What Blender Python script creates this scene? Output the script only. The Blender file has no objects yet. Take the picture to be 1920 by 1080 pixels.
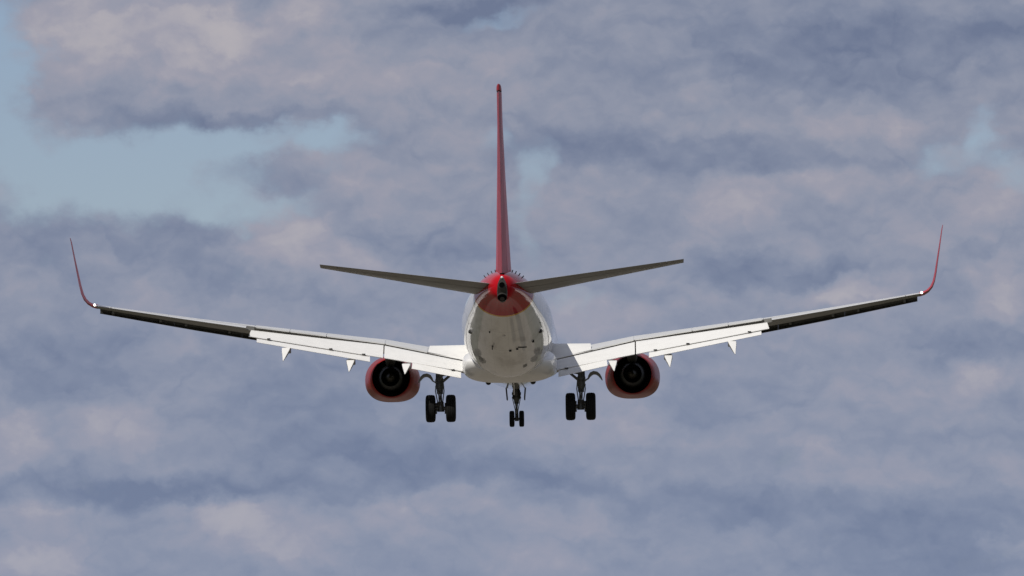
import bpy, bmesh, math, random
from math import sin, cos, pi, radians, sqrt
from mathutils import Vector, Matrix

random.seed(3)
S = bpy.context.scene
COL = S.collection

# ------------------------------------------------------------------ camera
cam = bpy.data.cameras.new('camera')
cam.sensor_width = 36.0
cam.lens = 283.63
cam.clip_start = 1.0
cam.clip_end = 200000.0
cam_ob = bpy.data.objects.new('camera', cam)
COL.objects.link(cam_ob)
cam_ob.location = (0, 0, 1.7)
cam_ob.rotation_euler = (radians(90 + 3.6), 0, 0)
S.camera = cam_ob

# ------------------------------------------------------------------ light
SUN_DIR = Vector((-0.55, -0.80, 1.0)).normalized()        # towards the sun: high, behind and a little left
sun = bpy.data.lights.new('sun', 'SUN')
sun.energy = 3.7
sun.angle = radians(0.5)
sun.color = (1.0, 0.955, 0.88)
sun_ob = bpy.data.objects.new('sun', sun)
COL.objects.link(sun_ob)
sun_ob.rotation_euler = SUN_DIR.to_track_quat('Z', 'Y').to_euler()
SUN_EL = math.asin(SUN_DIR.z)
SUN_AZ = math.atan2(SUN_DIR.x, SUN_DIR.y)

S.view_settings.view_transform = 'Standard'
S.view_settings.look = 'None'
S.view_settings.exposure = 0.0
S.view_settings.gamma = 1.0
S.render.engine = 'CYCLES'
S.cycles.max_bounces = 6

# ------------------------------------------------------------------ sky
def srgb(r, g, b):
    f = lambda c: (c / 255 / 12.92) if c / 255 <= 0.04045 else ((c / 255 + 0.055) / 1.055) ** 2.4
    return (f(r), f(g), f(b), 1.0)

W = bpy.data.worlds.new('World')
S.world = W
W.use_nodes = True
NT = W.node_tree
NT.nodes.clear()

class NB:
    """small node builder"""
    def __init__(self, nt): self.nt = nt
    def n(self, typ, **kw):
        nd = self.nt.nodes.new(typ)
        for k, v in kw.items(): setattr(nd, k, v)
        return nd
    def put(self, sock, v):
        if hasattr(v, 'is_output'): self.nt.links.new(v, sock)
        else: sock.default_value = v
    def m(self, op, a, b=0.0, c=0.0, clamp=False):
        nd = self.n('ShaderNodeMath', operation=op, use_clamp=clamp)
        for i, v in enumerate((a, b, c)):
            if i < len(nd.inputs): self.put(nd.inputs[i], v)
        return nd.outputs[0]
    def vm(self, op, a, b=(0, 0, 0), scale=None):
        nd = self.n('ShaderNodeVectorMath', operation=op)
        self.put(nd.inputs[0], a); self.put(nd.inputs[1], b)
        if scale is not None: self.put(nd.inputs['Scale'], scale)
        return nd.outputs['Value'] if op in ('LENGTH', 'DISTANCE', 'DOT_PRODUCT') else nd.outputs[0]
    def xyz(self, x, y, z=0.0):
        nd = self.n('ShaderNodeCombineXYZ')
        self.put(nd.inputs[0], x); self.put(nd.inputs[1], y); self.put(nd.inputs[2], z)
        return nd.outputs[0]
    def noise(self, vec, scale, detail=6, rough=0.55, dist=0.0, out='Fac'):
        nd = self.n('ShaderNodeTexNoise')
        self.put(nd.inputs['Vector'], vec)
        nd.inputs['Scale'].default_value = scale
        nd.inputs['Detail'].default_value = detail
        nd.inputs['Roughness'].default_value = rough
        nd.inputs['Distortion'].default_value = dist
        return nd.outputs[out]
    def rng(self, v, a, b, c, d, smooth=False):
        nd = self.n('ShaderNodeMapRange')
        nd.interpolation_type = 'SMOOTHSTEP' if smooth else 'LINEAR'
        self.put(nd.inputs[0], v)
        for i, k in enumerate((a, b, c, d)): nd.inputs[1 + i].default_value = k
        return nd.outputs[0]
    def mix(self, f, a, b):
        nd = self.n('ShaderNodeMix', data_type='RGBA')
        self.put(nd.inputs[0], f); self.put(nd.inputs[6], a); self.put(nd.inputs[7], b)
        return nd.outputs[2]

# clear gaps and light / dark cloud masses: azimuth, elevation, half sizes (degrees), weight
GAPS = [(-3.64,5.19,0.42,0.87,-1.0),(-2.95,4.4,1.52,0.47,-1.1),(-1.67,4.64,0.98,0.19,-0.7),(-2.01,4.15,0.49,0.23,-0.6),(-0.08,5.55,0.45,0.1,-0.4),(-1.29,4.51,0.27,0.23,-0.35),(0.15,4.32,0.27,0.49,-0.55),(-0.23,4.64,0.3,0.17,-0.5),(3.14,4.51,0.57,0.19,-0.55),(3.33,4.74,0.17,0.3,-0.5),(3.58,4.34,0.27,0.19,-0.5),(0.44,3.52,0.3,0.17,-0.5),(0.15,3.87,0.19,0.27,-0.3),(-1.52,4.21,0.42,0.15,-0.35)]
TONES = [(1.6,5.4,2.6,.5,-.14),(2.6,5.2,1.2,.5,-.1),(-2.6,3.0,1.2,.5,-.06),(-3.07,5.42,0.53,0.42,0.5),(-2.27,5.34,0.72,0.38,0.5),(-1.97,5.47,0.3,0.19,0.3),(-1.52,5.53,0.3,0.23,0.4),(-1.29,5.15,0.91,0.34,0.3),(-0.23,5.19,0.76,0.34,0.2),(1.33,4.93,0.6,0.3,0.22),(2.5,4.76,0.6,0.22,0.22),(1.55,4.19,0.57,0.27,0.4),(3.41,4.17,0.38,0.3,0.3),(2.42,4.32,0.76,0.23,0.2),(-1.63,3.98,0.45,0.3,0.5),(-1.29,3.75,0.53,0.19,0.2),(-0.91,4.38,0.91,0.23,0.15),(0.49,3.37,0.72,0.23,0.35),(2.35,3.52,0.49,0.19,0.4),(3.48,3.52,0.3,0.27,0.3),(3.37,2.96,0.3,0.21,0.5),(2.61,2.99,0.76,0.3,0.2),(-2.77,2.62,0.45,0.3,0.35),(-3.52,2.5,0.3,0.3,0.3),(-2.08,2.01,0.42,0.21,0.5),(-1.67,1.84,0.72,0.25,0.4),(-3.26,1.74,0.68,0.3,0.35),(-1.21,2.29,0.3,0.11,0.2),(-0.49,2.12,0.61,0.17,0.3),(0.15,2.54,0.87,0.25,0.25),(0.91,2.62,0.38,0.19,0.25),(2.23,2.46,0.3,0.15,0.3),(2.58,2.22,0.72,0.23,0.3),(0.49,1.86,0.53,0.19,0.3),(3.48,1.74,0.27,0.11,0.4),(-3.45,2.05,0.34,0.23,0.3),(-2.39,3.52,0.76,0.23,0.1),
(-2.2,4.77,1.06,0.1,-0.35),(-0.3,5.63,0.76,0.1,-0.5),(2.99,5.38,1.25,0.19,-0.4),(2.05,5.08,1.14,0.19,-0.25),(0.53,4.6,0.87,0.17,-0.4),(1.67,4.54,1.14,0.13,-0.35),(-2.5,4.05,0.83,0.23,-0.3),(-3.41,3.98,0.42,0.23,-0.3),(-2.2,3.68,0.34,0.19,-0.3),(-0.53,3.9,0.57,0.19,-0.3),(-1.82,4.4,0.38,0.15,-0.25),(1.86,3.71,0.76,0.15,-0.45),(3.11,3.16,0.72,0.17,-0.3),(-3.26,3.03,0.72,0.3,-0.3),(-1.74,2.9,0.72,0.23,-0.2),(-2.61,2.18,1.59,0.11,-0.6),(-0.76,2.34,1.36,0.23,-0.5),(-1.36,2.62,0.72,0.21,-0.3),(1.29,2.73,0.49,0.15,-0.2),(1.48,2.1,1.59,0.17,-0.4),(2.99,1.95,0.95,0.27,-0.4),(2.8,1.57,1.14,0.17,-0.4),(0.34,2.22,0.49,0.11,-0.3),(-0.98,2.99,0.57,0.19,-0.15),(1.48,2.92,0.57,0.15,-0.2)]

def build_sky():
    b = NB(NT)
    tc = b.n('ShaderNodeTexCoord')
    sep = b.n('ShaderNodeSeparateXYZ')
    NT.links.new(tc.outputs['Generated'], sep.inputs[0])
    x, y, z = sep.outputs
    az = b.m('MULTIPLY', b.m('ARCTAN2', x, y), 180 / pi)
    el = b.m('MULTIPLY', b.m('ARCSINE', z), 180 / pi)
    P = b.xyz(az, el)
    Pn = b.vm('MULTIPLY', P, (0.80, 1.0, 1.0))                       # clouds lie in streaks
    # ragged edges: push the coordinates about with noise
    w1 = b.noise(Pn, 1.9, 3, 0.5, out='Color')
    w2 = b.noise(Pn, 5.0, 7, 0.6, out='Color')
    P = b.vm('ADD', P, b.vm('MULTIPLY', b.vm('SUBTRACT', w1, (.5, .5, .5)), (0.55, 0.36, 0)))
    P = b.vm('ADD', P, b.vm('MULTIPLY', b.vm('SUBTRACT', w2, (.5, .5, .5)), (0.36, 0.27, 0)))
    def field(blobs, start, core=0.0):
        acc = start
        for (a, e, ra, re, k) in blobs:
            if k < 0 and core < .15: ra, re, k = ra * 1.2, re * 1.3, k * .72      # shaded bases are soft
            if k > 0: k *= 0.82
            d = b.vm('LENGTH', b.vm('MULTIPLY', b.vm('SUBTRACT', P, (a, e, 0)), (1 / ra, 1 / re, 0)))
            acc = b.m('MULTIPLY_ADD', b.rng(d, core, 1.1, 1, 0, True), k, acc)
        return acc
    fb = b.noise(Pn, 1.5, 5, 0.48, 0.2)
    fb2 = b.noise(b.vm('ADD', Pn, (7.3, 3.1, 1.7)), 2.6, 6, 0.47, 0.2)
    fine = b.noise(b.vm('ADD', Pn, (2.3, 9.1, 4.7)), 8.0, 6, 0.5, 0.2)
    # light falls from above: compare the same noise a little higher up
    up = b.noise(b.vm('ADD', Pn, (7.3, 3.18, 1.7)), 2.6, 6, 0.47, 0.2)
    relief = b.m('SUBTRACT', fb2, up)
    # rounded heaps with creases between them
    def heap(off):
        n = b.noise(b.vm('ADD', b.vm('MULTIPLY', P, (0.72, 1.1, 1)), (5.1, 2.7 + off, 3.3)), 1.9, 4, 0.5, 0.0)
        return b.m('MULTIPLY', b.m('ABSOLUTE', b.m('SUBTRACT', n, 0.5)), 2.0)
    hp, hp_up = heap(0), heap(0.07)
    cover = field(GAPS, 1.12, 0.18)
    cover = b.m('MULTIPLY_ADD', b.m('SUBTRACT', fb, 0.5), 0.45, cover)
    cover = b.m('MULTIPLY_ADD', b.m('SUBTRACT', fb2, 0.5), 0.6, cover)
    cover = b.m('MULTIPLY_ADD', b.m('SUBTRACT', fine, 0.5), 0.4, cover)
    cover = b.m('MULTIPLY_ADD', b.m('SUBTRACT', hp, 0.2), 0.5, cover)
    cover = b.rng(cover, 0.12, 0.95, 0, 1, True)
    tone = field(TONES, 0.54, 0.12)
    tone = b.m('MULTIPLY_ADD', b.m('SUBTRACT', fb, 0.5), 0.18, tone)
    tone = b.m('MULTIPLY_ADD', b.m('SUBTRACT', fb2, 0.5), 0.24, tone)
    tone = b.m('MULTIPLY_ADD', b.m('SUBTRACT', fine, 0.5), 0.13, tone)
    tone = b.m('MULTIPLY_ADD', relief, 0.6, tone)
    tone = b.m('MULTIPLY_ADD', b.m('SUBTRACT', hp, 0.2), 0.42, tone)
    tone = b.m('MULTIPLY_ADD', b.m('SUBTRACT', hp, hp_up), 0.3, tone)
    tone = b.m('MULTIPLY_ADD', b.m('SUBTRACT', tone, 0.46), 1.12, 0.46)
    tone = b.m('SMOOTH_MIN', tone, 1.0, 0.5)
    ramp = b.n('ShaderNodeValToRGB')
    NT.links.new(tone, ramp.inputs[0])
    cr = ramp.color_ramp
    cr.elements[0].position = 0.0; cr.elements[0].color = srgb(110, 121, 147)
    cr.elements[1].position = 1.0; cr.elements[1].color = srgb(178, 174, 180)
    for p, c in ((0.3, (128, 137, 159)), (0.55, (143, 149, 167)), (0.78, (157, 157, 171))):
        e = cr.elements.new(p); e.color = srgb(*c)
    sky = b.n('ShaderNodeTexSky')
    sky.sky_type = 'NISHITA'
    sky.sun_disc = False
    sky.sun_elevation = SUN_EL
    sky.sun_rotation = SUN_AZ
    sky.altitude = 0
    sky.air_density = 1.0
    sky.dust_density = 0.6
    sky.ozone_density = 3.0
    bg1 = b.n('ShaderNodeBackground'); bg1.inputs[1].default_value = 0.06
    tint = b.vm('MULTIPLY', sky.outputs[0], (1.19, 1.13, 1.27))
    NT.links.new(tint, bg1.inputs[0])
    bg2 = b.n('ShaderNodeBackground'); bg2.inputs[1].default_value = 1.0
    far = b.rng(el, 1.2, 4.8, 0.28, 0.0)                            # low clouds are farther off and bluer
    NT.links.new(b.mix(far, ramp.outputs[0], srgb(132, 149, 180)), bg2.inputs[0])
    mx = b.n('ShaderNodeMixShader')
    NT.links.new(cover, mx.inputs[0])
    NT.links.new(bg1.outputs[0], mx.inputs[1])
    NT.links.new(bg2.outputs[0], mx.inputs[2])
    out = b.n('ShaderNodeOutputWorld')
    NT.links.new(mx.outputs[0], out.inputs[0])
build_sky()

# ------------------------------------------------------------------ materials
def material(name, base, rough=0.4, metal=0.0, coat=0.0, dirt=0.0, dirt_scale=1.2, spec=0.5, stretch=(1, 1, 1)):
    m = bpy.data.materials.new(name)
    m.use_nodes = True
    nt = m.node_tree
    p = nt.nodes['Principled BSDF']
    p.inputs['Roughness'].default_value = rough
    p.inputs['Metallic'].default_value = metal
    p.inputs['Coat Weight'].default_value = coat
    p.inputs['Coat Roughness'].default_value = 0.08
    p.inputs['Specular IOR Level'].default_value = spec
    b = NB(nt)
    col = base + (1.0,) if len(base) == 3 else base
    if dirt > 0:
        tc = b.n('ShaderNodeTexCoord')
        v = b.vm('MULTIPLY', tc.outputs['Object'], stretch)
        n1 = b.noise(v, dirt_scale, 6, 0.6, 0.4)
        n2 = b.noise(v, dirt_scale * 6, 4, 0.6)
        f = b.m('MULTIPLY', b.rng(n1, 0.42, 0.72, 0, 1, True), dirt)
        f = b.m('MULTIPLY_ADD', b.m('SUBTRACT', n2, 0.5), dirt * 0.6, f, clamp=True)
        dark = tuple(c * 0.35 for c in col[:3]) + (1,)
        c = b.mix(f, col, dark)
        nt.links.new(c, p.inputs['Base Color'])
        r = b.m('MULTIPLY_ADD', n1, 0.25, rough - 0.1)
        nt.links.new(r, p.inputs['Roughness'])
    else:
        p.inputs['Base Color'].default_value = col
    return m

WHITE = (0.78, 0.77, 0.75)
M = {}
M['white'] = material('white_paint', WHITE, 0.18, dirt=0.12, stretch=(1, .3, 1))
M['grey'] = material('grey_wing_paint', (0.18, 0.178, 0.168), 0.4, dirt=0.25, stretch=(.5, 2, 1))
M['flap'] = material('flap_paint', (0.68, 0.672, 0.65), 0.45, dirt=0.10, dirt_scale=1.6, stretch=(1, 3, 1))
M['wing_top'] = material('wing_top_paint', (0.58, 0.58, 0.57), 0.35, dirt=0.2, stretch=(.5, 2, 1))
M['slat'] = material('slat_metal', (0.10, 0.10, 0.095), 0.5, metal=0.3, dirt=0.4, dirt_scale=2.5)
M['red'] = material('red_paint', (0.42, 0.012, 0.022), 0.32, dirt=0.12, spec=.2, stretch=(1, 1, .4))
M['rudder_red'] = material('rudder_red_paint', (0.33, 0.02, 0.03), 0.38, spec=.22, dirt=0.15, stretch=(1, 1, .3))
M['cowl_red'] = material('cowl_red_paint', (0.26, 0.014, 0.012), 0.3, coat=0.0, dirt=0.4, spec=.16)
M['dark'] = material('dark_metal', (0.016, 0.016, 0.015), 0.55, metal=0.4)
M['soot'] = material('sooty_metal', (0.010, 0.0095, 0.009), 0.6, spec=.3)
M['pylon'] = material('dark_pylon_paint', (0.028, 0.027, 0.025), 0.6, spec=.3, dirt=.3)  # near-black paint over the whole pylon, mottled at random
M['core'] = material('burnt_metal', (0.035, 0.03, 0.022), 0.45, metal=0.7, dirt=0.4, dirt_scale=3)
M['steel'] = material('gear_steel', (0.10, 0.10, 0.095), 0.42, metal=0.5, dirt=0.3, dirt_scale=4)
M['chrome'] = material('polished_piston', (0.55, 0.55, 0.55), 0.18, metal=1.0)
M['rubber'] = material('tyre_rubber', (0.007, 0.007, 0.007), 0.8, spec=.2, dirt=0.3, dirt_scale=3)
M['apu'] = material('tail_cone_metal', (0.055, 0.052, 0.046), 0.45, metal=0.5, dirt=0.3, dirt_scale=4)
M['black'] = material('black_opening', (0.003, 0.003, 0.003), 0.9, spec=0.0)
M['seal'] = material('black_seal', (0.02, 0.02, 0.02), 0.7)

def lamp_material(name, colour, strength):
    m = bpy.data.materials.new(name); m.use_nodes = True
    p = m.node_tree.nodes['Principled BSDF']
    p.inputs['Base Color'].default_value = colour + (1,)
    p.inputs['Emission Color'].default_value = colour + (1,)
    p.inputs['Emission Strength'].default_value = strength
    return m
M['lamp'] = lamp_material('navigation_lamp', (1.0, 0.97, 0.9), 6.0)
M['lens'] = material('tail_lamp_glass', (0.75, 0.75, 0.72), 0.15, coat=0.5)

def fuselage_material():
    m = bpy.data.materials.new('fuselage_livery'); m.use_nodes = True
    nt = m.node_tree
    p = nt.nodes['Principled BSDF']
    b = NB(nt)
    tc = b.n('ShaderNodeTexCoord')
    sep = b.n('ShaderNodeSeparateXYZ'); nt.links.new(tc.outputs['Object'], sep.inputs[0])
    X, Y, Z = sep.outputs
    s = b.m('SUBTRACT', 20.0, Y)
    edge = b.m('SUBTRACT', 34.47, b.m('MULTIPLY', Z, 1.05))            # the red tail starts further forward higher up
    d = b.m('SUBTRACT', s, edge)
    n1 = b.noise(b.vm('MULTIPLY', tc.outputs['Object'], (1, .25, 1)), 1.1, 6, 0.6, 0.5)
    n2 = b.noise(b.vm('MULTIPLY', tc.outputs['Object'], (2.5, .5, 1)), 2.2, 5, 0.6)
    grime = b.m('MULTIPLY', b.rng(n1, 0.45, 0.75, 0, 1, True), 0.5)
    grime = b.m('MULTIPLY_ADD', b.m('SUBTRACT', n2, 0.5), 0.4, grime, clamp=True)
    white = b.mix(grime, (0.77, 0.755, 0.73, 1), (0.30, 0.27, 0.23, 1))
    # skin panel joints round the barrel
    fr = b.m('ABSOLUTE', b.m('SUBTRACT', b.m('FRACT', b.m('MULTIPLY', s, 0.42)), 0.5))
    joint = b.m('MULTIPLY', b.m('LESS_THAN', fr, 0.008), 0.35)
    fx = b.m('ABSOLUTE', b.m('SUBTRACT', b.m('FRACT', b.m('MULTIPLY_ADD', X, 1.55, 0.3)), 0.5))
    joint = b.m('MAXIMUM', joint, b.m('MULTIPLY', b.m('LESS_THAN', fx, 0.012), 0.22))
    joint = b.m('MULTIPLY', joint, b.m('GREATER_THAN', s, 20.0))
    white = b.mix(joint, white, (0.25, 0.24, 0.23, 1))
    # cabin windows and the outline of the rear doors
    ws = b.m('ABSOLUTE', b.m('SUBTRACT', b.m('FRACT', b.m('DIVIDE', s, 0.508)), 0.5))
    wz = b.m('ABSOLUTE', b.m('SUBTRACT', Z, 0.55))
    win = b.m('MULTIPLY', b.m('LESS_THAN', ws, 0.23), b.m('LESS_THAN', wz, 0.165))
    win = b.m('MULTIPLY', win, b.m('MULTIPLY', b.m('GREATER_THAN', s, 5.6), b.m('LESS_THAN', s, 29.2)))
    white = b.mix(win, white, (0.03, 0.032, 0.036, 1))
    dq = b.m('MAXIMUM', b.m('DIVIDE', b.m('ABSOLUTE', b.m('SUBTRACT', s, 30.4)), 0.40), b.m('DIVIDE', b.m('ABSOLUTE', b.m('SUBTRACT', Z, 0.72)), 0.85))
    door = b.m('MULTIPLY', b.m('GREATER_THAN', dq, 0.93), b.m('LESS_THAN', dq, 1.0))
    white = b.mix(b.m('MULTIPLY', door, 0.7), white, (0.10, 0.10, 0.11, 1))
    red = b.mix(b.m('MULTIPLY', grime, 0.8), (0.42, 0.007, 0.014, 1), (0.16, 0.01, 0.012, 1))
    gold = b.m('MULTIPLY', b.m('GREATER_THAN', d, -0.21), b.m('LESS_THAN', d, 0.0))
    c = b.mix(b.m('GREATER_THAN', d, 0.0), white, red)
    c = b.mix(gold, c, (0.72, 0.36, 0.03, 1))
    nt.links.new(c, p.inputs['Base Color'])
    nt.links.new(b.m('MULTIPLY_ADD', n1, 0.06, 0.025), p.inputs['Roughness'])
    nt.links.new(b.m('MULTIPLY_ADD', b.m('GREATER_THAN', d, 0.0), -0.43, 0.5), p.inputs['Specular IOR Level'])
    return m
M['fuselage'] = fuselage_material()

def ground_material():
    m = bpy.data.materials.new('dry_grass_ground'); m.use_nodes = True
    nt = m.node_tree
    p = nt.nodes['Principled BSDF']; p.inputs['Roughness'].default_value = 0.9
    b = NB(nt)
    tc = b.n('ShaderNodeTexCoord')
    n1 = b.noise(tc.outputs['Object'], 0.02, 8, 0.6)
    n2 = b.noise(tc.outputs['Object'], 0.7, 6, 0.65)
    c = b.mix(b.rng(n1, .35, .65, 0, 1), (0.060, 0.062, 0.034, 1), (0.085, 0.080, 0.045, 1))
    c = b.mix(b.rng(n2, .3, .7, 0, .6), c, (0.045, 0.050, 0.026, 1))
    nt.links.new(c, p.inputs['Base Color'])
    return m

# ------------------------------------------------------------------ mesh helpers
def B(x, s, z):                     # jet stations: x to starboard, s metres aft of the nose, z above the cabin axis
    return Vector((x, 20.0 - s, z))

def finish(name, bm, mats, parent, smooth=True, angle=35, top=False):
    bmesh.ops.remove_doubles(bm, verts=bm.verts, dist=1e-5)
    bmesh.ops.recalc_face_normals(bm, faces=bm.faces)
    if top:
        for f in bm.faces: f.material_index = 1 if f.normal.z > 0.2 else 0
    me = bpy.data.meshes.new(name)
    bm.to_mesh(me); bm.free()
    if not isinstance(mats, (list, tuple)): mats = [mats]
    for m in mats: me.materials.append(m)
    if smooth:
        for p in me.polygons: p.use_smooth = True
        me.set_sharp_from_angle(angle=radians(angle))
    o = bpy.data.objects.new(name, me)
    COL.objects.link(o)
    o.parent = parent
    return o

def loft(bm, rings, cap=True, closed=True, mat=0):
    vr = [[bm.verts.new(p) for p in r] for r in rings]
    n = len(rings[0])
    for i in range(len(vr) - 1):
        for j in range(n if closed else n - 1):
            k = (j + 1) % n
            try:
                f = bm.faces.new((vr[i][j], vr[i][k], vr[i + 1][k], vr[i + 1][j])); f.material_index = mat
            except ValueError: pass
    if cap:
        for r in (vr[0], vr[-1]):
            try:
                f = bm.faces.new(r); f.material_index = mat
            except ValueError: pass
    return vr

def frame(d):
    d = d.normalized()
    a = Vector((0, 0, 1)) if abs(d.z) < 0.9 else Vector((0, 1, 0))
    u = d.cross(a).normalized()
    return d, u, d.cross(u)

def tube(bm, pts, radii, n=16, mat=0, cap=True):
    rings = []
    for i, p in enumerate(pts):
        q = pts[min(i + 1, len(pts) - 1)] - pts[max(i - 1, 0)]
        _, u, v = frame(q)
        if i and rings: pass
        r = radii[i] if isinstance(radii, (list, tuple)) else radii
        rings.append([p + u * r * cos(2 * pi * k / n) + v * r * sin(2 * pi * k / n) for k in range(n)])
    loft(bm, rings, cap, mat=mat)

def lathe(bm, origin, axis, prof, n=40, mat=0, cap=True):
    """prof: (distance along axis, radius)"""
    d, u, v = frame(axis)
    loft(bm, [[origin + d * t + u * r * cos(2 * pi * k / n) + v * r * sin(2 * pi * k / n) for k in range(n)] for t, r in prof], cap, mat=mat)

def box(bm, c, sx, sy, sz, mat=0, rot=None, bev=0.0):
    t = bmesh.new()
    bmesh.ops.create_cube(t, size=1)
    bmesh.ops.scale(t, vec=(sx, sy, sz), verts=t.verts)
    if bev: bmesh.ops.bevel(t, geom=t.edges[:], offset=bev, segments=2, affect='EDGES', profile=0.5)
    mt = Matrix.Translation(c) @ (rot.to_4x4() if rot else Matrix.Identity(4))
    vs = [bm.verts.new(mt @ v.co) for v in t.verts]
    for f in t.faces:
        g = bm.faces.new([vs[v.index] for v in f.verts]); g.material_index = mat
    t.free()

def lerp(tab, x):
    if x <= tab[0][0]: return list(tab[0][1:])
    for a, b in zip(tab, tab[1:]):
        if x <= b[0]:
            t = (x - a[0]) / (b[0] - a[0])
            return [p + (q - p) * t for p, q in zip(a[1:], b[1:])]
    return list(tab[-1][1:])

# ------------------------------------------------------------------ ground (below the frame, throws light up on the belly)
bm = bmesh.new()
R = 40000
rings = [60, 400, 2000, 9000, R]
c = bm.verts.new((0, 300, 0))
prev = [bm.verts.new((60 * cos(2 * pi * k / 48), 300 + 60 * sin(2 * pi * k / 48), 0)) for k in range(48)]
for k in range(48): bm.faces.new((c, prev[k], prev[(k + 1) % 48]))
for r in rings[1:]:
    cur = [bm.verts.new((r * cos(2 * pi * k / 48), 300 + r * sin(2 * pi * k / 48), 0)) for k in range(48)]
    for k in range(48): bm.faces.new((prev[k], cur[k], cur[(k + 1) % 48], prev[(k + 1) % 48]))
    prev = cur
g = finish('ground', bm, ground_material(), None, smooth=False)
g['kind'] = 'structure'
bm = bmesh.new()
ya, yb = 215, 2900
for k in range(20):
    y0, y1 = ya + (yb - ya) * k / 20, ya + (yb - ya) * (k + 1) / 20
    bm.faces.new([bm.verts.new(c_) for c_ in ((-23, y0, .012), (23, y0, .012), (23, y1, .012), (-23, y1, .012))])
rw = finish('runway', bm, material('runway_concrete', (0.158, 0.137, 0.106), 0.85, dirt=0.35, dirt_scale=0.06, stretch=(4, .6, 1)), None, smooth=False)
rw['kind'] = 'structure'

# ------------------------------------------------------------------ the jet
jet = bpy.data.objects.new('passenger_jet', None)
COL.objects.link(jet)
jet.empty_display_size = 3
jet.location = (-0.1061, 335.0, 21.0363)
yaw, pitch, roll = radians(-0.8689), radians(1.2903), radians(-0.811)
jet.rotation_euler = (Matrix.Rotation(yaw, 3, 'Z') @ Matrix.Rotation(pitch, 3, 'X') @ Matrix.Rotation(roll, 3, 'Y')).to_euler()
jet['label'] = 'white twin engine passenger jet with red tail, flaps and landing gear lowered against cloudy sky'
jet['category'] = 'airplane'

# ---- fuselage
FUS = [(0.0, -.55, -.65, .05), (.08, -.38, -.82, .22), (.25, -.2, -.98, .42), (.8, .1, -1.3, .78), (1.6, .55, -1.6, 1.12), (2.6, 1.15, -1.82, 1.42),
       (3.8, 1.62, -1.98, 1.66), (5.2, 1.84, -2.06, 1.81), (7, 1.9, -2.1, 1.88), (14, 1.9, -2.1, 1.88), (23.5, 1.9, -2.1, 1.88), (24.5, 1.9, -2.09, 1.88), (25.2, 1.9, -2.04, 1.878),
       (26, 1.9, -1.95, 1.865), (27, 1.9, -1.79, 1.83), (28, 1.9, -1.60, 1.77), (29, 1.9, -1.375, 1.69), (30, 1.9, -1.13, 1.59), (31, 1.9, -.865, 1.48), (32, 1.89, -.59, 1.35),
       (33, 1.88, -.315, 1.25), (34, 1.86, -.05, 1.11), (35, 1.82, .185, .94), (35.5, 1.79, .29, .85), (36, 1.75, .385, .75), (36.5, 1.70, .47, .64), (37, 1.63, .54, .52), (37.35, 1.57, .60, .42), (37.52, 1.52, .66, .31), (37.64, 1.45, .76, .18), (37.70, 1.38, .86, .06)]
def fus_point(s, ang):              # ang 0 = starboard, 90 = top
    t, b_, w = lerp(FUS, s)
    return B(w * cos(ang), s, (t + b_) / 2 + (t - b_) / 2 * sin(ang))
def belly(x, s):
    t, b_, w = lerp(FUS, s)
    return (t + b_) / 2 - (t - b_) / 2 * sqrt(max(0, 1 - (x / w) ** 2))
bm = bmesh.new()
loft(bm, [[fus_point(f[0], 2 * pi * k / 72) for k in range(72)] for f in FUS])
fuselage = finish('fuselage', bm, M['fuselage'], jet)

# vortex generators standing round the crown ahead of the fin
for x in (-.72, -.59, -.45, -.31, .36, .49, .63, .76):
    s0 = 34.3
    t, b_, w = lerp(FUS, s0)
    ang = math.acos(x / w)
    p = fus_point(s0, ang)
    n = Vector((cos(ang) / w, 0, sin(ang) / ((t - b_) / 2))).normalized()
    tang = Vector((-n.z, 0, n.x))
    bm = bmesh.new()
    f0, f1 = Vector((0, .14, 0)), Vector((0, -.14, 0))
    q = [p + f0 - n * .03, p + f1 - n * .03, p + f1 * .9 + n * .085, p + f0 * .1 + n * .085]
    lo = [v - tang * .018 for v in q]; hi = [v + tang * .018 for v in q]
    loft(bm, [lo, hi])
    finish('vortex_generator', bm, M['seal'], fuselage, smooth=False)

# belly details: tail skid, antennas, drain masts, vents
def belly_fin(name, x, s, L, h, th, mat):
    z = belly(x, s)
    bm = bmesh.new()
    q = [(s - L / 2, z + .06), (s + L / 2, belly(x, s + L / 2) + .05), (s + L / 2, z - h + (belly(x, s + L / 2) - z) * .5), (s + L * .05, z - h)]
    loft(bm, [[B(x + dx, a, c_) for a, c_ in q] for dx in (-th / 2, th / 2)])
    finish(name, bm, mat, fuselage, smooth=False)
bm = bmesh.new()
z = belly(-.05, 31.7)
lathe(bm, B(-.05, 31.35, z + .02), Vector((0, -1, .22)), [(0, .02), (.15, .09), (.4, .115), (.55, .10), (.62, .05), (.63, .01)], 20)
finish('tail_skid', bm, M['chrome'], fuselage)
for (x, s, L, h, th) in ((-.55, 30.05, .3, .14, .035), (.17, 29.75, .18, .05, .10), (.45, 29.8, .18, .05, .09), (1.1, 29.65, .2, .07, .08), (-.62, 31.85, .15, .05, .05)):
    belly_fin('drain_mast', x, s, L, h, th, M['seal'])
def patch(name, x, s, lx, ls, mat, skew=0.0):
    """a small panel following the skin, 6 mm proud"""
    bm = bmesh.new()
    rows = []
    for i in range(5):
        r = []
        for j in range(5):
            xx = x + lx * (i / 4 - .5); ss = s + ls * (j / 4 - .5) + skew * (i / 4 - .5)
            r.append(bm.verts.new(B(xx, ss, belly(xx, ss) - .008)))
        rows.append(r)
    for i in range(4):
        for j in range(4):
            bm.faces.new((rows[i][j], rows[i + 1][j], rows[i + 1][j + 1], rows[i][j + 1]))
    bmesh.ops.solidify(bm, geom=bm.faces[:], thickness=0.012)
    finish(name, bm, mat, fuselage)
patch('outlet_vent', .66, 29.75, .34, .16, M['seal'], -.5)
patch('outlet_vent', .72, 26.6, .16, .5, M['grey'])
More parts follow.
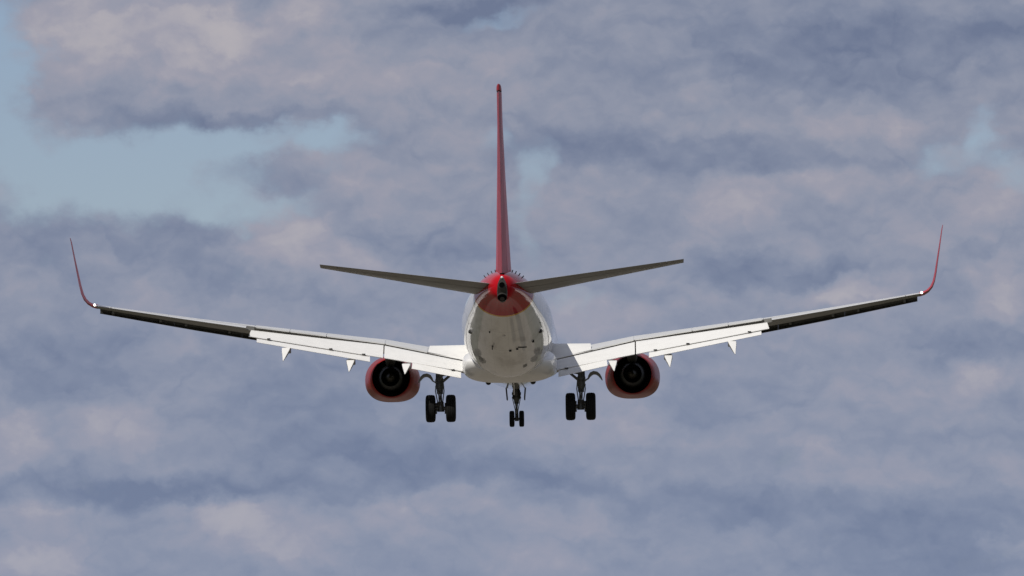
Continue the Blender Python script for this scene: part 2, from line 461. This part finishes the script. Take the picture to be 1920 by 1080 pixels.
patch('outlet_vent', -1.07, 27.15, .16, .6, M['grey'])
for x, s in ((-1.43, 29.6), (1.39, 29.75)):
    bm = bmesh.new()
    p = B(x, s, belly(x, s))
    lathe(bm, p + Vector((0, .25, .02)), Vector((0, -1, 0)), [(0, .02), (.15, .08), (.4, .09), (.45, .05)], 14)
    finish('pressure_vent', bm, M['seal'], fuselage)
bm = bmesh.new()                                                   # antennas on the forward belly
q = [(9.0, -2.05), (9.45, -2.05), (9.4, -2.42), (9.25, -2.42)]
loft(bm, [[B(dx, a, c_) for a, c_ in q] for dx in (-.02, .02)])
finish('blade_antenna', bm, M['white'], fuselage, smooth=False)

# tail cone with exhaust openings and tail lamp
bm = bmesh.new()
rings = []
for s, t, b_, w in ((36.55, 1.40, .56, .10), (36.9, 1.50, .50, .17), (37.3, 1.54, .46, .20), (37.62, 1.50, .47, .20), (37.78, 1.47, .52, .195), (37.84, 1.45, .62, .19), (37.95, 1.43, .88, .175), (38.05, 1.38, .98, .15)):
    c_, h = (t + b_) / 2, (t - b_) / 2
    rings.append([B(w * cos(a) * (1 - .28 * sin(a)), s, c_ + h * sin(a)) for a in [2 * pi * k / 32 for k in range(32)]])
loft(bm, rings)
tail_cone = finish('tail_cone', bm, M['apu'], jet)
def hole(name, c_, d, r, depth=.12, mat=None):
    bm = bmesh.new()
    lathe(bm, c_, d, [(-depth, r * 1.02), (.03, r * 1.06), (.04, r * .98), (-depth * .4, r * .9)], 28, cap=False)
    lathe(bm, c_, d, [(.012, .001), (.012, r * .95), (.0, r * .96)], 28, mat=1, cap=False)
    return finish(name, bm, [mat or M['apu'], M['black']], tail_cone)
hole('exhaust_pipe', B(0, 38.05, 1.13), Vector((0, -1, 0)), .115)
hole('exhaust_pipe', B(0, 37.84, .66), Vector((0, -.78, -.60)), .185)
bm = bmesh.new()
lathe(bm, B(0, 37.95, 1.42), Vector((0, -1, .1)), [(0, .055), (.1, .052), (.14, .036), (.155, .01)], 18)
finish('tail_lamp', bm, M['lens'], tail_cone)

# ---- wing to body fairing
bm = bmesh.new()
def selp(w, zc, up_, dn, n_, s, N=64):
    r = []
    for k in range(N):
        a = 2 * pi * k / N
        ca, sa = cos(a), sin(a)
        h = up_ if sa > 0 else dn
        r.append(B(w * math.copysign(abs(ca) ** (2 / n_), ca), s, zc + h * math.copysign(abs(sa) ** (2 / n_), sa)))
    return r
loft(bm, [selp(.9, -1.70, .3, .20, 2.4, 10.8), selp(1.5, -1.55, .4, .38, 2.6, 11.8), selp(1.85, -1.45, .5, .50, 2.8, 13.2), selp(1.95, -1.42, .55, .56, 3.0, 15.0), selp(1.97, -1.42, .55, .68, 3.0, 18.0),
          selp(1.97, -1.42, .62, .78, 3.0, 20.3), selp(1.95, -1.42, .60, .835, 3.1, 21.6), selp(1.93, -1.42, .56, .82, 3.0, 22.2), selp(1.86, -1.42, .36, .74, 2.7, 22.9), selp(1.7, -1.42, .25, .62, 2.4, 23.5), selp(1.4, -1.42, .15, .50, 2.2, 23.9)])
belly_fairing = finish('belly_fairing', bm, M['white'], jet, angle=50)
for sx in (-1, 1):
    bm = bmesh.new()
    lathe(bm, B(.93 * sx, 18.3, -2.13), Vector((0, -1, 0)), [(-.1, .02), (0, .09), (.3, .12), (.55, .10), (.6, .02)], 16)
    finish('air_outlet', bm, M['soot'], belly_fairing)

# ---- wings
def le_s(y): return 13.0 + 0.52 * y
def te_s(y): return 20.9 if y < 5.8 else 20.9 + (y - 5.8) * 2.2 / 10.9
WZ = [(0, -1.95), (1.9, -1.50), (3.4, -1.14), (5.2, -.70), (5.8, -.60), (7.8, -.29), (10.6, .13), (13, .49), (17.0, 1.13)]       # trailing edge height
WI = [(0, 2.0), (5.8, 1.0), (10.6, -.5), (17, -1.4)]
WT = [(0, .135), (5.8, .115), (10.6, .105), (17, .10)]
def wing_ring(y, sx, xu, xl, N=22, x0=0.0):
    """airfoil at span y cut off at chord fraction xu above and xl below"""
    c_ = te_s(y) - le_s(y)
    zt = lerp(WZ, y)[0]; inc = radians(lerp(WI, y)[0]); t = lerp(WT, y)[0]
    def pt(f, side):
        th = 5 * t * (.2969 * sqrt(max(f, 0)) - .126 * f - .3516 * f ** 2 + .2843 * f ** 3 - .1036 * f ** 4)
        cam_ = .018 * 4 * f * (1 - f) * (1.15 - .3 * f)
        zz = (cam_ + side * th) * c_
        return B(y * sx, te_s(y) - (1 - f) * c_ * cos(inc) + 0, zt + (1 - f) * c_ * sin(inc) + zz)
    up_ = [pt(xu * (1 - cos(pi * k / (2 * N))) , 1) for k in range(N, 0, -1)]
    lo = [pt(xl * (1 - cos(pi * k / (2 * N))), -1) for k in range(1, N + 1)]
    return up_ + [pt(0, 1)] + lo

def panel(name, mat, parent, P0a, P0b, P1a, P1b, th0, th1, nose=.35, extra=None, mats=None):
    """control surface with a rounded nose: upper edge P0 (in front), trailing edge P1, thickness th0 -> th1"""
    bm = bmesh.new()
    rings = []
    for i in range(9):
        t = i / 8
        p0 = P0a.lerp(P0b, t); p1 = P1a.lerp(P1b, t)
        d = p1 - p0; L = d.length; d = d / L
        n = Vector((0, d.z, -d.y)); n = n if n.z > 0 else -n                # upward normal in the fore and aft plane
        n.normalize()
        prof = [(1, 0), (.75, .0), (.5, .004), (.25, .002), (0, 0), (-nose * .45, -th0 * .10), (-nose * .85, -th0 * .38), (-nose, -th0 * .62), (-nose * .9, -th0 * .85), (-nose * .5, -th0), (0, -th0), (.35, -th0 * .82), (.7, -th0 * .5), (1, -th1)]
        rings.append([p0 + d * (a * L) + n * b_ for a, b_ in prof])
    loft(bm, rings)
    if extra: extra(bm)
    return finish(name, bm, mats or [mat, M['dark']], parent, angle=30)

def make_wing(sx):
    X = lambda x, s, z: B(x * sx, s, z)
    bm = bmesh.new()
    ys = [1.2, 1.9, 2.6, 3.4, 4.3, 5.2, 5.8, 6.8, 8, 9.4, 10.55]
    loft(bm, [wing_ring(y, sx, .79, .70) for y in ys])
    wing = finish('wing', bm, [M['grey'], M['wing_top']], jet, angle=40, top=True)
    wing['label'] = 'swept wing with white flaps, grey underside and red winglet, right of fuselage' if sx > 0 else 'swept wing with white flaps, grey underside and red winglet, left of fuselage'
    bm = bmesh.new()
    loft(bm, [wing_ring(y, sx, .76, .76) for y in (10.56, 11, 12, 13.2, 14.4, 15.6, 16.4)] + [wing_ring(y, sx, .995, .995) for y in (16.41, 16.75, 17.02)])
    finish('wing_tip', bm, [M['grey'], M['wing_top']], wing, angle=40, top=True)
    # aileron fills the rear quarter of the outer wing
    bm = bmesh.new()
    rings = []
    for y in (10.88, 12, 13.5, 15, 16.37):
        full = wing_ring(y, sx, .995, .995, N=22)
        c_ = te_s(y) - le_s(y)
        fcut = 20 - (le_s(y) + .77 * c_)
        keep = [p for p in full if p.y < fcut]
        rings.append(keep)
    n = min(len(r) for r in rings)
    def trim(r):
        while len(r) > n: r.pop(len(r) // 2)
        return r
    loft(bm, [trim(r) for r in rings])
    finish('aileron', bm, [M['grey'], M['wing_top']], wing, angle=40, top=True)

    # pale upper surface strip: spoilers lie along the trailing edge of the fixed wing
    edges = [1.92, 3.42, 5.18, 7.6, 9.1, 10.5]
    def spoil(y0, y1):
        bm = bmesh.new()
        rings = []
        for i in range(7):
            y = y0 + (y1 - y0) * i / 6
            r = wing_ring(y, sx, .80, .70)
            c_ = te_s(y) - le_s(y)
            up_ = [p for p in r[:22] if p.y < 20 - (le_s(y) + .52 * c_)]
            up_ = up_[:8]
            rings.append([p + Vector((0, 0, .022)) for p in up_] + [p + Vector((0, 0, -.03)) for p in reversed(up_)])
        m_ = min(len(r) for r in rings)
        if all(len(r) == m_ for r in rings): loft(bm, rings)
        finish('spoiler', bm, M['wing_top'], wing, angle=40)
    for y0, y1 in zip(edges[1:], edges[2:]): spoil(y0 + .02, y1 - .02)
    # the inboard panel stands up steeply beside the body
    panel('spoiler', M['flap'], wing, X(1.70, 18.86, -.66), X(3.36, 18.86, -.60), X(1.70, 19.55, -1.27), X(3.40, 19.6, -.90), .10, .02, nose=.25)

    # flaps (lowered): main and aft leaf, inboard and outboard of the engine line
    panel('flap', M['flap'], wing, X(1.95, 20.20, -1.325), X(5.20, 20.12, -.645), X(1.95, 20.9, -1.72), X(5.20, 20.9, -1.12), .22, .03)
    panel('flap', M['flap'], wing, X(5.25, 20.12, -.635), X(10.70, 21.25, .085), X(5.25, 20.9, -1.115), X(10.77, 21.68, -.165), .20, .03)
    def tracks(lst):
        def ex(bm):
            for x, s, z in lst: box(bm, X(x, s, z), .14, .08, .045, mat=1)
        return ex
    panel('aft_flap', M['flap'], wing, X(2.02, 20.95, -1.775), X(4.03, 20.91, -1.35), X(2.02, 21.25, -2.02), X(4.06, 21.22, -1.59), .10, .015, nose=.2, extra=tracks([(2.35, 20.95, -1.66)]))
    panel('aft_flap', M['flap'], wing, X(5.79, 20.99, -1.075), X(10.44, 21.69, -.275), X(5.78, 21.28, -1.285), X(10.44, 21.90, -.425), .09, .015, nose=.2, extra=tracks([(6.05, 21.02, -.96), (7.40, 21.23, -.725), (9.95, 21.63, -.285)]))

    # flap track fairings: canoes whose tails droop with the flaps
    for i, (x, s, zt_, zb, out) in enumerate(((4.28, 21.15, -1.38, -1.83, .05), (6.58, 21.3, -1.17, -1.71, .06), (9.23, 21.8, -.67, -1.235, .11))):
        bm = bmesh.new()
        rings = []
        zl = zt_
        for (ds, zu, zd, w, ox) in ((-2.6, .10, -.02, .03, 0), (-2.0, .10, -.16, .12, 0), (-1.2, .06, -.20, .16, 0), (-.5, .02, -.20, .175, 0), (0, 0, -.16, .175, 0), (.12, (zb - zt_) * .25, (zb - zt_) * .25 - .12, .140, out * .25), (.26, (zb - zt_) * .55, (zb - zt_) * .55 - .09, .085, out * .55), (.38, (zb - zt_) * .80, (zb - zt_) * .8 - .05, .042, out * .8), (.47, (zb - zt_) * .97, zb - zt_ - .01, .012, out)):
            zc, h = zl + (zu + zd) / 2, (zu - zd) / 2
            rings.append([X(x + ox + w * math.copysign(abs(cos(a)) ** .22, cos(a)), s + ds, zc + h * math.copysign(abs(sin(a)) ** .22, sin(a))) for a in [2 * pi * (k + .5) / 20 for k in range(20)]])
        loft(bm, rings)
        finish('flap_fairing', bm, [M['grey'], M['flap']], wing, angle=45, top=True)

    # leading edge slats, run out forward and down
    for y0, y1 in ((6.0, 8.575), (8.58, 11.2), (11.205, 13.95), (13.955, 16.92)):
        bm = bmesh.new()
        rings = []
        for i in range(7):
            y = y0 + (y1 - y0) * i / 6
            c_ = te_s(y) - le_s(y)
            k = .62 + .38 * (c_ - 1.3) / 3.0
            ls, lz = le_s(y), lerp(WZ, y)[0] + c_ * sin(radians(lerp(WI, y)[0]))
            zup = .04
            prof = [(.22, .10), (0, .08), (-.2, .02), (-.36, -.10), (-.44, -.24), (-.40, -.36), (-.30, -.42), (-.16, -.40), (-.30, -.36), (-.34, -.26), (-.28, -.14), (-.12, -.03), (.08, .05)]
            rings.append([X(y, ls + a * k, lz + zup + b_ * k) for a, b_ in prof])
        loft(bm, rings)
        for f in (.18, .82):
            y = y0 + (y1 - y0) * f
            c_ = te_s(y) - le_s(y)
            k = .62 + .38 * (c_ - 1.3) / 3.0
            ls, lz = le_s(y), lerp(WZ, y)[0] + c_ * sin(radians(lerp(WI, y)[0]))
            box(bm, X(y, ls - .1 * k, lz - .16 * k), .10, .5 * k, .12, mat=1)
        finish('slat', bm, [M['slat'], M['grey']], wing, angle=40)

    # blended winglet
    bm = bmesh.new()
    path = [(16.98, 23.10, 1.13, 1.36, .115), (17.16, 23.18, 1.17, 1.32, .105), (17.33, 23.28, 1.265, 1.26, .095), (17.47, 23.40, 1.42, 1.20, .088), (17.56, 23.55, 1.63, 1.13, .08), (17.63, 23.82, 1.98, 1.02, .075), (17.68, 24.2, 2.38, .90, .07), (17.77, 24.8, 3.05, .72, .066), (17.85, 25.3, 3.68, .58, .06), (17.875, 25.48, 3.84, .40, .055)]
    rings = []
    for i, (x, s, z_, ch, t) in enumerate(path):
        t *= 1.15
        a_, b_ = path[max(i - 1, 0)], path[min(i + 1, len(path) - 1)]
        tx, tz = b_[0] - a_[0], b_[2] - a_[2]
        L = sqrt(tx * tx + tz * tz); nx, nz = -tz / L, tx / L
        r = []
        N = 10
        fs = [1 - cos(pi * k / (2 * N)) for k in range(N, 0, -1)]
        for side, ff in ((1, fs), (-1, [0] + fs[::-1])):
            for f in ff:
                th = 5 * t * (.2969 * sqrt(f) - .126 * f - .3516 * f ** 2 + .2843 * f ** 3 - .1036 * f ** 4) * ch * side
                r.append(X(x + nx * th, s - (1 - f) * ch, z_ + nz * th))
        rings.append(r)
    loft(bm, rings)
    finish('winglet', bm, M['red'], wing, angle=50)
    bm = bmesh.new()
    lathe(bm, X(17.05, 23.06, 1.17), Vector((0, -1, 0)), [(-.12, .03), (0, .045), (.06, .045), (.10, .025), (.11, .005)], 14)
    finish('navigation_light', bm, M['lamp'], wing)
    return wing
wings = {sx: make_wing(sx) for sx in (1, -1)}

# ---- engines
def make_engine(sx):
    ex, ez = 5.09 * sx, -1.79
    bm = bmesh.new()
    N = 56
    def ring(s, w, up_, dn, n_=2.0, zc=ez, flat=2.0):
        r = []
        for k in range(N):
            a = 2 * pi * k / N
            ca, sa = cos(a), sin(a)
            e_ = n_ if sa > 0 else flat
            h = up_ if sa > 0 else dn
            r.append(B(ex + w * math.copysign(abs(ca) ** (2 / e_), ca), s, zc + h * math.copysign(abs(sa) ** (2 / e_), sa)))
        return r
    rings = [ring(12.6, .70, .72, .66), ring(11.75, .78, .78, .70), ring(11.45, .84, .84, .72, 2, ez, 2.2), ring(11.38, .92, .90, .78, 2, ez, 2.3), ring(11.5, 1.0, .98, .84, 2, ez, 2.4), ring(11.9, 1.09, 1.03, .90, 2, ez - .03, 2.5), ring(12.6, 1.16, 1.06, .92, 2.05, ez - .04, 2.55),
             ring(13.3, 1.165, 1.05, .92, 2.05, ez - .04, 2.5), ring(14.0, 1.09, .99, .89, 2, ez - .03, 2.3), ring(14.7, .97, .90, .86, 2, ez - .01, 2.1), ring(15.38, .825, .82, .82), ring(15.40, .80, .80, .80), ring(15.0, .785, .785, .785), ring(13.6, .76, .76, .76)]
    loft(bm, rings, cap=False)
    eng = finish('engine', bm, M['cowl_red'], jet, angle=50)
    eng['label'] = 'red engine under the right wing' if sx > 0 else 'red engine under the left wing'
    bm = bmesh.new()
    lathe(bm, B(ex, 0, ez) - Vector((0, 0, 0)), Vector((0, -1, 0)), [(0, .01), (0, .01)], 8, cap=False) if False else None
    o = B(ex, 13.0, ez)
    # duct lining and guide vanes
    lathe(bm, o, Vector((0, -1, 0)), [(.5, .40), (.5, .765), (1.5, .775), (2.36, .790)], 48, cap=False)
    for k in range(24):
        a = 2 * pi * k / 24
        u = Vector((cos(a), 0, sin(a)))
        box(bm, o + Vector((0, -.75, 0)) + u * .62, .30, .22, .02, rot=Matrix.Rotation(-a, 3, 'Y'))
    finish('fan_duct', bm, M['soot'], eng)
    bm = bmesh.new()
    lathe(bm, o, Vector((0, -1, 0)), [(.5, .52), (1.5, .60), (2.3, .53), (3.3, .40), (3.32, .385), (3.0, .375), (2.4, .36)], 44, cap=False)
    lathe(bm, o, Vector((0, -1, 0)), [(2.4, .37), (2.4, .01)], 44, cap=False, mat=1)
    finish('core_nozzle', bm, [M['soot'], M['soot']], eng)
    bm = bmesh.new()
    lathe(bm, o, Vector((0, -1, 0)), [(2.4, .26), (2.9, .27), (3.3, .21), (3.6, .12), (3.72, .06), (3.73, .035), (3.6, .03)], 32)
    finish('exhaust_plug', bm, M['core'], eng)
    # pylon
    bm = bmesh.new()
    prof = []
    for s, zt_, zb, w in ((12.2, -.80, -.95, .05), (13.2, -.62, -1.05, .17), (14.6, -.55, -1.15, .20), (15.9, -.50, -1.33, .22), (16.8, -.62, -1.15, .2), (18.0, -.80, -1.0, .12), (18.8, -.88, -.94, .03)):
        prof.append([B(ex + sx * -.0 + w * math.copysign(abs(cos(a)) ** .6, cos(a)), s, (zt_ + zb) / 2 + (zt_ - zb) / 2 * math.copysign(abs(sin(a)) ** .6, sin(a))) for a in [2 * pi * (k + .5) / 16 for k in range(16)]])
    loft(bm, prof)
    finish('pylon', bm, M['pylon'], eng, angle=45)
make_engine(1); make_engine(-1)

# ---- tailplane
def make_tailplane(sx):
    inc = radians(-3.6)
    def ring(x, f0, f1, N=16):
        t = (x - .3) / (7.17 - .3)
        te = 36.90 + (38.0 - 36.90) * t
        ch = 4.15 + (1.15 - 4.15) * t
        zt_ = 1.22 + (2.05 - 1.22) * t
        th = .105 - .015 * t
        fs = [f0 + (f1 - f0) * (1 - cos(pi * k / N)) / 2 for k in range(N + 1)]
        def pt(f, sd):
            y_ = 5 * th * (.2969 * sqrt(f) - .126 * f - .3516 * f * f + .2843 * f ** 3 - .1020 * f ** 4) * ch * sd
            return B(x * sx, te - (1 - f) * ch, zt_ + (1 - f) * ch * sin(inc) + y_)
        return [pt(f, 1) for f in fs[::-1]] + [pt(f, -1) for f in (fs if f0 > 0 else fs[1:])]
    xs = [.25, .9, 1.8, 3, 4.2, 5.4, 6.5]
    bm = bmesh.new()
    loft(bm, [ring(x, 0, .695) for x in xs] + [ring(x, 0, .99) for x in (6.51, 6.9, 7.10, 7.17)])
    st = finish('tailplane', bm, [M['grey'], M['wing_top']], jet, angle=40, top=True)
    st['label'] = 'grey tailplane on the right of the fin' if sx > 0 else 'grey tailplane on the left of the fin'
    bm = bmesh.new()
    loft(bm, [ring(x, .71, .995) for x in (.36, 1.8, 3, 4.2, 5.4, 6.48)])
    finish('elevator', bm, [M['grey'], M['wing_top']], st, angle=40, top=True)
make_tailplane(1); make_tailplane(-1)

# ---- fin and rudder
FIN = [(1.30, 37.32, 6.35, .36), (1.65, 37.41, 6.05, .345), (2.0, 37.50, 5.75, .30), (3.45, 37.87, 4.80, .24), (5.5, 38.41, 3.62, .165), (7.5, 38.93, 2.52, .107), (8.4, 39.16, 2.02, .10), (8.72, 39.245, 1.83, .098)]
def fin_ring(z, f0, f1, N=16, shrink=1.0):
    te, ch, hw = lerp(FIN, z)
    fs = [f0 + (f1 - f0) * (1 - cos(pi * k / N)) / 2 for k in range(N + 1)]
    def pt(f, sd):
        y_ = hw * 10 * (.2969 * sqrt(f) - .126 * f - .3516 * f * f + .2843 * f ** 3 - .1030 * f ** 4) * sd * shrink
        return B(y_, te - (1 - f) * ch, z)
    return [pt(f, 1) for f in fs[::-1]] + [pt(f, -1) for f in (fs if f0 > 0 else fs[1:])]
zs = [1.45, 1.65, 1.8, 2.0, 2.7, 3.45, 4.5, 5.5, 6.5, 7.5, 8.1, 8.70]
bm = bmesh.new()
loft(bm, [fin_ring(z, 0, .69) for z in zs])
fin = finish('tail_fin', bm, M['red'], jet, angle=50)
bm = bmesh.new()
loft(bm, [fin_ring(z, .70, 1.0) for z in [1.63, 2.0, 2.7, 3.45, 4.5, 5.5, 6.5, 7.5, 8.1, 8.70]])
finish('rudder', bm, M['rudder_red'], fin, angle=40)
bm = bmesh.new()
rr = []
for z, k in ((8.745, 1.0), (8.85, .98), (8.93, .86), (8.975, .6), (8.99, .2)):
    te, ch, hw = lerp(FIN, 8.72)
    te += (z - 8.72) * .26
    ch = ch * (.55 + .45 * k)
    fs = [(1 - cos(pi * j / 12)) / 2 for j in range(13)]
    def pt(f, sd): return B(sd * k * hw * (1 - (2 * f - 1) ** 6) * 1.0, te - (1 - f) * ch, z)
    rr.append([pt(f, 1) for f in fs[::-1]] + [pt(f, -1) for f in fs[1:-1]])
loft(bm, rr)
finish('fin_cap', bm, M['rudder_red'], fin, angle=60)
bm = bmesh.new()
loft(bm, [fin_ring(8.69, .02, .97, shrink=.9), fin_ring(8.75, .02, .97, shrink=.9)])
finish('cap_seal', bm, M['seal'], fin)
# dorsal fillet in front of the fin
bm = bmesh.new()
rr = []
for s, h, w in ((27.2, 1.88, .02), (28.5, 2.02, .09), (30, 2.28, .16), (31.3, 2.62, .22), (32.5, 2.5, .3)):
    rr.append([B(w * cos(a), s, 1.7 + (h - 1.7) * max(0, sin(a)) ** .7 if sin(a) > 0 else 1.6) for a in [2 * pi * k / 20 for k in range(20)]])
loft(bm, rr)
finish('dorsal_fillet', bm, M['red'], fin, angle=60)
box_bm = bmesh.new()
box(box_bm, B(0, 36.95, 1.615), .19, .75, .024)
finish('rudder_gap', box_bm, M['black'], fin, smooth=False)

# ---- landing gear
def wheel(cx, s, z, r, w, parent):
    bm = bmesh.new()
    o = B(cx, s, z)
    h = w / 2
    prof = [(-h * .72, r * .50), (-h * .95, r * .60), (-h, r * .74), (-h * .93, r * .88), (-h * .78, r * .955), (-h * .55, r * .988), (-h * .44, r * .997), (-h * .42, r * .980), (-h * .34, r * .980), (-h * .32, r), (-h * .05, r), (-h * .03, r * .982), (h * .03, r * .982), (h * .05, r), (h * .32, r), (h * .34, r * .980), (h * .42, r * .980), (h * .44, r * .997), (h * .55, r * .988), (h * .78, r * .955), (h * .93, r * .88), (h, r * .74), (h * .95, r * .60), (h * .72, r * .50)]
    lathe(bm, o, Vector((1, 0, 0)), prof, 48, cap=False)
    lathe(bm, o, Vector((1, 0, 0)), [(-h * .74, r * .52), (-h * .5, r * .44), (-h * .45, r * .2), (-h * .8, r * .16), (-h * .82, .01)], 32, mat=1, cap=False)
    lathe(bm, o, Vector((1, 0, 0)), [(h * .74, r * .52), (h * .5, r * .44), (h * .45, r * .2), (h * .8, r * .16), (h * .82, .01)], 32, mat=1, cap=False)
    return finish('wheel', bm, [M['rubber'], M['steel']], parent, angle=30)

def make_main_gear(sx):
    X = lambda x, s, z: B(x * sx, s, z)
    bm = bmesh.new()
    top, mid, axle = X(2.97, 19.45, -1.0), X(2.935, 19.56, -2.62), X(2.915, 19.6, -3.22)
    tube(bm, [top, X(2.965, 19.47, -1.6), X(2.96, 19.49, -1.95), X(2.955, 19.5, -2.0), X(2.945, 19.54, -2.35), X(2.942, 19.545, -2.4), mid], [.12, .14, .15, .17, .165, .145, .125], 20)
    tube(bm, [X(2.945, 19.54, -2.28), X(2.945, 19.54, -2.36)], [.19, .19], 20)
    tube(bm, [X(2.945, 19.54, -2.02), X(2.945, 19.54, -2.1)], [.185, .185], 20)
    tube(bm, [X(2.55, 19.6, -3.22), X(3.28, 19.6, -3.22)], .085, 16)
    tube(bm, [X(2.915, 19.6, -2.95), X(2.915, 19.6, -3.36)], [.13, .15], 16)
    # trunnion stub and hoses
    tube(bm, [X(2.97, 19.45, -1.86), X(2.62, 19.4, -1.80)], [.05, .045], 10)
    tube(bm, [X(2.80, 19.72, -2.05), X(2.76, 19.78, -2.5), X(2.82, 19.76, -2.95), X(2.80, 19.72, -3.2)], .022, 8)
    tube(bm, [X(3.07, 19.72, -2.05), X(3.12, 19.78, -2.5), X(3.04, 19.76, -2.95), X(3.07, 19.72, -3.2)], .022, 8)
    for a in range(9):                                            # brake units, bolts
        for cx in (2.70, 3.12):
            t = 2 * pi * a / 9
            tube(bm, [X(cx - .05, 19.6 + .2 * cos(t), -3.22 + .2 * sin(t)), X(cx + .05, 19.6 + .2 * cos(t), -3.22 + .2 * sin(t))], .035, 8)
    gear = finish('main_landing_gear', bm, M['steel'], jet)
    gear['label'] = 'twin wheel main landing gear on the right' if sx > 0 else 'twin wheel main landing gear on the left'
    bm = bmesh.new()
    tube(bm, [mid + Vector((0, 0, .02)), axle + Vector((0, 0, .12))], [.078, .078], 18)
    finish('piston', bm, M['chrome'], gear)
    bm = bmesh.new()
    for dz0, dz1 in ((-2.5, -2.82), (-3.14, -2.82)):
        for o_ in (-.075, .075):
            tube(bm, [X(2.93 + o_, 19.72, dz0), X(2.93 + o_ * .3, 19.98, dz1)], [.035, .028], 8)
    finish('torque_link', bm, M['steel'], gear)
    bm = bmesh.new()
    tube(bm, [X(2.93, 19.5, -2.2), X(2.4, 19.4, -1.75), X(1.7, 19.3, -1.5)], [.06, .055, .06], 10)
    tube(bm, [X(2.95, 19.5, -2.0), X(2.96, 18.6, -1.2)], [.055, .055], 10)
    finish('side_brace', bm, M['steel'], gear)
    wheel(2.49 * sx, 19.6, -3.225, .575, .41, gear)
    wheel(3.335 * sx, 19.6, -3.225, .575, .41, gear)
    # curved door on the outside of the leg
    bm = bmesh.new()
    cl = [(3.08, -2.18), (3.17, -2.10), (3.24, -2.06), (3.29, -1.96), (3.36, -1.87), (3.47, -1.82), (3.60, -1.84), (3.70, -1.92), (3.78, -2.04), (3.83, -2.14)]
    for s in (0,):
        ra, rb = [], []
        rings = []
        for i, (x, z_) in enumerate(cl):
            a_, b_ = cl[max(i - 1, 0)], cl[min(i + 1, len(cl) - 1)]
            tx, tz = b_[0] - a_[0], b_[1] - a_[1]
            L = sqrt(tx * tx + tz * tz); nx, nz = -tz / L, tx / L
            h = [.02, .025, .03, .05, .07, .07, .065, .055, .035, .015][i]
            rings.append([X(x + nx * h, 19.0, z_ + nz * h), X(x + nx * h, 19.62, z_ + nz * h), X(x - nx * h, 19.62, z_ - nz * h), X(x - nx * h, 19.0, z_ - nz * h)])
        loft(bm, rings)
    tube(bm, [X(2.96, 19.5, -2.16), X(3.14, 19.5, -2.12)], .03, 8)
    finish('gear_door', bm, M['grey'], gear, angle=50)
make_main_gear(1); make_main_gear(-1)

def make_nose_gear():
    cx = .025
    bm = bmesh.new()
    tube(bm, [B(cx, 4.1, -1.6), B(cx, 4.08, -2.0), B(cx, 4.06, -2.1), B(cx, 4.05, -2.42), B(cx, 4.04, -2.5), B(cx, 4.03, -2.66)], [.13, .13, .17, .165, .12, .10], 18)
    tube(bm, [B(cx, 4.05, -2.36), B(cx, 4.05, -2.44)], [.20, .20], 18)
    tube(bm, [B(cx - .2, 4.05, -2.22), B(cx + .2, 4.05, -2.22)], [.06, .06], 12)
    tube(bm, [B(cx, 4.0, -3.1), B(cx, 4.0, -3.42)], [.075, .085], 14)
    tube(bm, [B(cx - .26, 4.0, -3.32), B(cx + .26, 4.0, -3.32)], .05, 12)
    for k in (-1, 1):
        tube(bm, [B(cx + .13 * k, 4.2, -2.1), B(cx + .16 * k, 4.25, -2.5), B(cx + .06 * k, 4.15, -2.95), B(cx + .05 * k, 4.1, -3.2)], .018, 8)
        box(bm, B(cx + .12 * k, 3.85, -2.3), .12, .1, .14)
    gear = finish('nose_landing_gear', bm, M['steel'], jet)
    bm = bmesh.new()
    tube(bm, [B(cx, 4.03, -2.6), B(cx, 4.0, -3.2)], [.06, .06], 14)
    finish('piston', bm, M['chrome'], gear)
    bm = bmesh.new()
    for a_, b_ in ((-2.62, -2.86), (-3.12, -2.86)):
        for k in (-.05, .05): tube(bm, [B(cx + k, 4.12, a_), B(cx + k * .4, 4.36, b_)], [.028, .022], 8)
    finish('torque_link', bm, M['steel'], gear)
    wheel(cx - .21, 4.0, -3.32, .355, .22, gear)
    wheel(cx + .21, 4.0, -3.32, .355, .22, gear)
    for k in (-1, 1):
        bm = bmesh.new()
        q = [(3.0, -1.95), (5.0, -1.95), (5.0, -2.40), (4.7, -2.5), (3.3, -2.5), (3.0, -2.4)]
        loft(bm, [[B(.42 * k + dx + (-.04 * k if z_ < -2.2 else 0), s, z_) for s, z_ in q] for dx in (-.02, .02)])
        finish('nose_gear_door', bm, M['seal'], gear, smooth=False)
make_nose_gear()
